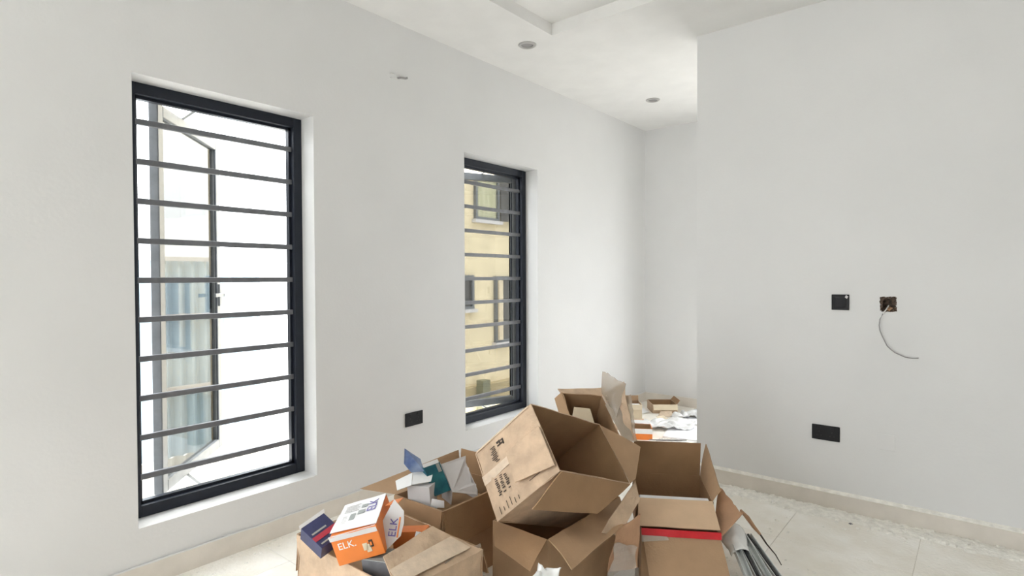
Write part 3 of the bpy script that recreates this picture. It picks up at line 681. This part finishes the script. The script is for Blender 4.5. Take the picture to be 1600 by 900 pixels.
# ------------------------------------------------------------------ litter in the far passage
a1 = carton('cardboard_box', 'small open carton with an orange item, far in the passage', 'box', (-2.66, 5.00, 0), (.11, .085, 0), (-.12, .16, 0), (0, 0, .155),
       [dict(side='+y', ang=10, len=.05), dict(side='-y', ang=165, len=.05, mat='kraft')], 'kraft', 'card', 'small cartons in the far passage', wob=.001)
fb = small_box('product_box', 'orange and white item sitting in the small passage carton', (-2.64, 5.025, .006), (.075, .058, 0), (-.05, .066, 0), (0, 0, .12), M['orange'])
b = MB(); b.obox((-2.64, 5.025, .1265), (.075, .058, 0), (-.05, .066, 0), (0, 0, .02)); b.build('white_lid', M['white'], fb)
carton('cardboard_box', 'flat brown tray lying by the far wall of the passage', 'box', (-2.60, 5.42, .0), (.20, .16, 0), (-.16, .20, 0), (0, 0, .09),
       [dict(side='+x', ang=40, len=.05), dict(side='-y', ang=150, len=.06, mat='kraft')], 'card_old', 'card_in', 'small cartons in the far passage', wob=.001)
ob = carton('product_box', 'orange and white open box on the passage floor, nearest the pile', 'box', (-2.37, 4.40, 0), (.20, .12, 0), (-.09, .15, 0), (0, 0, .095), [dict(side='+y', ang=60, len=.04, mat='white'), dict(side='-y', ang=178, len=.03, mat='white')], 'orange', 'card_in', wob=.0005)
b = MB()
fo = face_frame((-2.37, 4.40, 0), (.20, .12, 0), (0, 0, .095)); decal(fo, [rq(0, 1, .55, 1.0)], 'white_band', M['white'], ob)
for k, (lab, q, m, amp) in enumerate((
    ('crumpled clear plastic by the flat tray at the end of the passage', [(-2.36, 5.30, .01), (-2.0, 5.5, .01), (-2.05, 5.85, .01), (-2.28, 5.85, .01)], 'filmw', .06),
    ('milky plastic film spread across the middle of the passage floor', [(-2.48, 4.72, .014), (-2.02, 4.95, .014), (-2.06, 5.25, .014), (-2.42, 5.12, .014)], 'filmw', .05),
    ('thin crumpled plastic in front of the white boards in the passage', [(-2.12, 4.42, .01), (-1.8, 4.35, .01), (-1.75, 4.62, .01), (-2.1, 4.62, .01)], 'film', .03))):
    crumple('plastic_sheet', lab, q, M[m], amp=amp, scale=9, n=34)
for k, (lab, o_, e1, e2) in enumerate((('larger white board lying flat on the passage floor', (-2.14, 4.66, .0), (.5, .11, 0), (-.12, .46, 0)), ('smaller white board lying beyond the larger one in the passage', (-2.20, 5.18, .0), (.5, .18, 0), (-.09, .26, 0)))):
    b = MB(); b.obox(o_, e1, e2, (0, 0, .012)); o = b.build('white_board', M['foam'], None, bevel=.002); recenter(o, V(o_) + V(e1) / 2 + V(e2) / 2); tag(o, lab, 'board')
rl = random.Random(4)
LIT = ['torn brown cardboard scrap by the small passage carton', 'pale paper scrap between the flat tray and the plastic', 'buff paper strip in the middle of the passage floor', 'grey paper scrap near the far skirting', 'small tan cardboard scrap close to the orange box', 'crinkled white paper at the left of the passage floor']
for k, (x, y, m) in enumerate(((-2.50, 4.93, 'card_old'), (-2.44, 5.36, 'strip'), (-2.36, 5.2, 'kraft'), (-2.2, 5.62, 'lav'), (-2.62, 4.60, 'card_old'), (-2.66, 5.36, 'white'))):
    an = rl.uniform(0, 3); a_ = V((math.cos(an), math.sin(an), 0)); c_ = V((-a_.y, a_.x, .25)); p = V((x, y, .006))
    b = MB(); b.panel(p - a_ * .07, p + a_ * .07, p + a_ * .06 + c_ * .09, p - a_ * .05 + c_ * .08, .003, 6, 5, curl=.01, wob=.006); o = b.build('paper_scrap', M[m]); recenter(o, p); tag(o, LIT[k], 'scrap')
b = MB(); b.tube([(-2.15, 4.42, .03), (-2.0, 4.52, .03), (-1.9, 4.60, .032)], .006, 6); o = b.build('twig', M['wire']); recenter(o, (-2.0, 4.52, .025)); tag(o, 'thin grey rod on the plastic of the passage floor', 'rod')
b = MB(); b.box(-2.63, -2.56, 4.86, 4.89, 0, .018); o = b.build('scrap', M['ink'], None, bevel=.003); recenter(o, (-2.6, 4.875, 0)); tag(o, 'small dark scrap on the passage floor', 'scrap')

# ------------------------------------------------------------------ plaster crumbs
def crumbs(name, label, gen, n, m, smin, smax):
    rr = random.Random(5); b = MB()
    for _ in range(n):
        x, y = gen(rr); s = smin + (smax - smin) * rr.random() ** 3; an = rr.uniform(0, 3)
        ca, sa = math.cos(an) * s, math.sin(an) * s
        top = [(x + (ca * p - sa * q) * .55 + rr.uniform(-.2, .2) * s, y + (sa * p + ca * q) * .55 + rr.uniform(-.2, .2) * s, s * rr.uniform(.35, .7)) for p, q in ((-1, -1), (1, -1), (1, 1), (-1, 1))]
        bot = [(x + ca * p - sa * q, y + sa * p + ca * q, 0) for p, q in ((-1, -1), (1, -1), (1, 1), (-1, 1))]
        b.add(bot + top, [(4, 5, 6, 7), (0, 1, 5, 4), (1, 2, 6, 5), (2, 3, 7, 6), (3, 0, 4, 7), (3, 2, 1, 0)])
    return tag(b.build(name, m), label, 'debris', kind='stuff')
crumbs('plaster_crumbs', 'white plaster crumbs along the foot of the right wall', lambda r: (r.uniform(-1.5, 1.2), YR - .02 - abs(r.gauss(0, .06))), 1700, M['dust'], .003, .026)
crumbs('plaster_grit', 'scattered plaster grit over the bare floor at right', lambda r: (r.uniform(-1.4, 1.2), r.uniform(2.3, 3.8)), 380, M['dust'], .002, .010)
crumbs('dark_grit', 'dark grit in the plaster dust by the right skirting', lambda r: (r.uniform(-1.4, 1.2), YR - .03 - abs(r.gauss(0, .05))), 45, M['grey'], .004, .018)
crumbs('wall_grit', 'plaster grit along the foot of the window wall', lambda r: (XL + .02 + abs(r.gauss(0, .07)), r.uniform(.9, 3.0)), 180, M['dust'], .002, .010)
# dust ridge swept against the right skirting
vs, fs = [], []; nx, ny = 260, 8
for j in range(ny + 1):
    for i in range(nx + 1):
        x = XC + .02 + (2.6) * i / nx; wdt = .15 + .08 * noise.noise(V((x * 3, 0, 4))); yy = YR - .014 - wdt * j / ny
        h = .018 * math.sin(math.pi * min(1, (1 - j / ny) * .9)) * (.5 + .9 * abs(noise.noise(V((x * 7, yy * 9, 1))))) + .003 * noise.noise(V((x * 60, yy * 60, 0)))
        vs.append((x, yy, max(.0004, h) if j < ny else .0003))
for j in range(ny):
    for i in range(nx): k = j * (nx + 1) + i; fs.append((k, k + 1, k + nx + 2, k + nx + 1))
b = MB(); b.add(vs, fs); tag(b.build('dust_ridge', M['dust'], None, smooth=True), 'ridge of white plaster dust against the right skirting', 'dust', kind='stuff')

for o in bpy.data.objects:
    if '_o' in o: del o['_o']
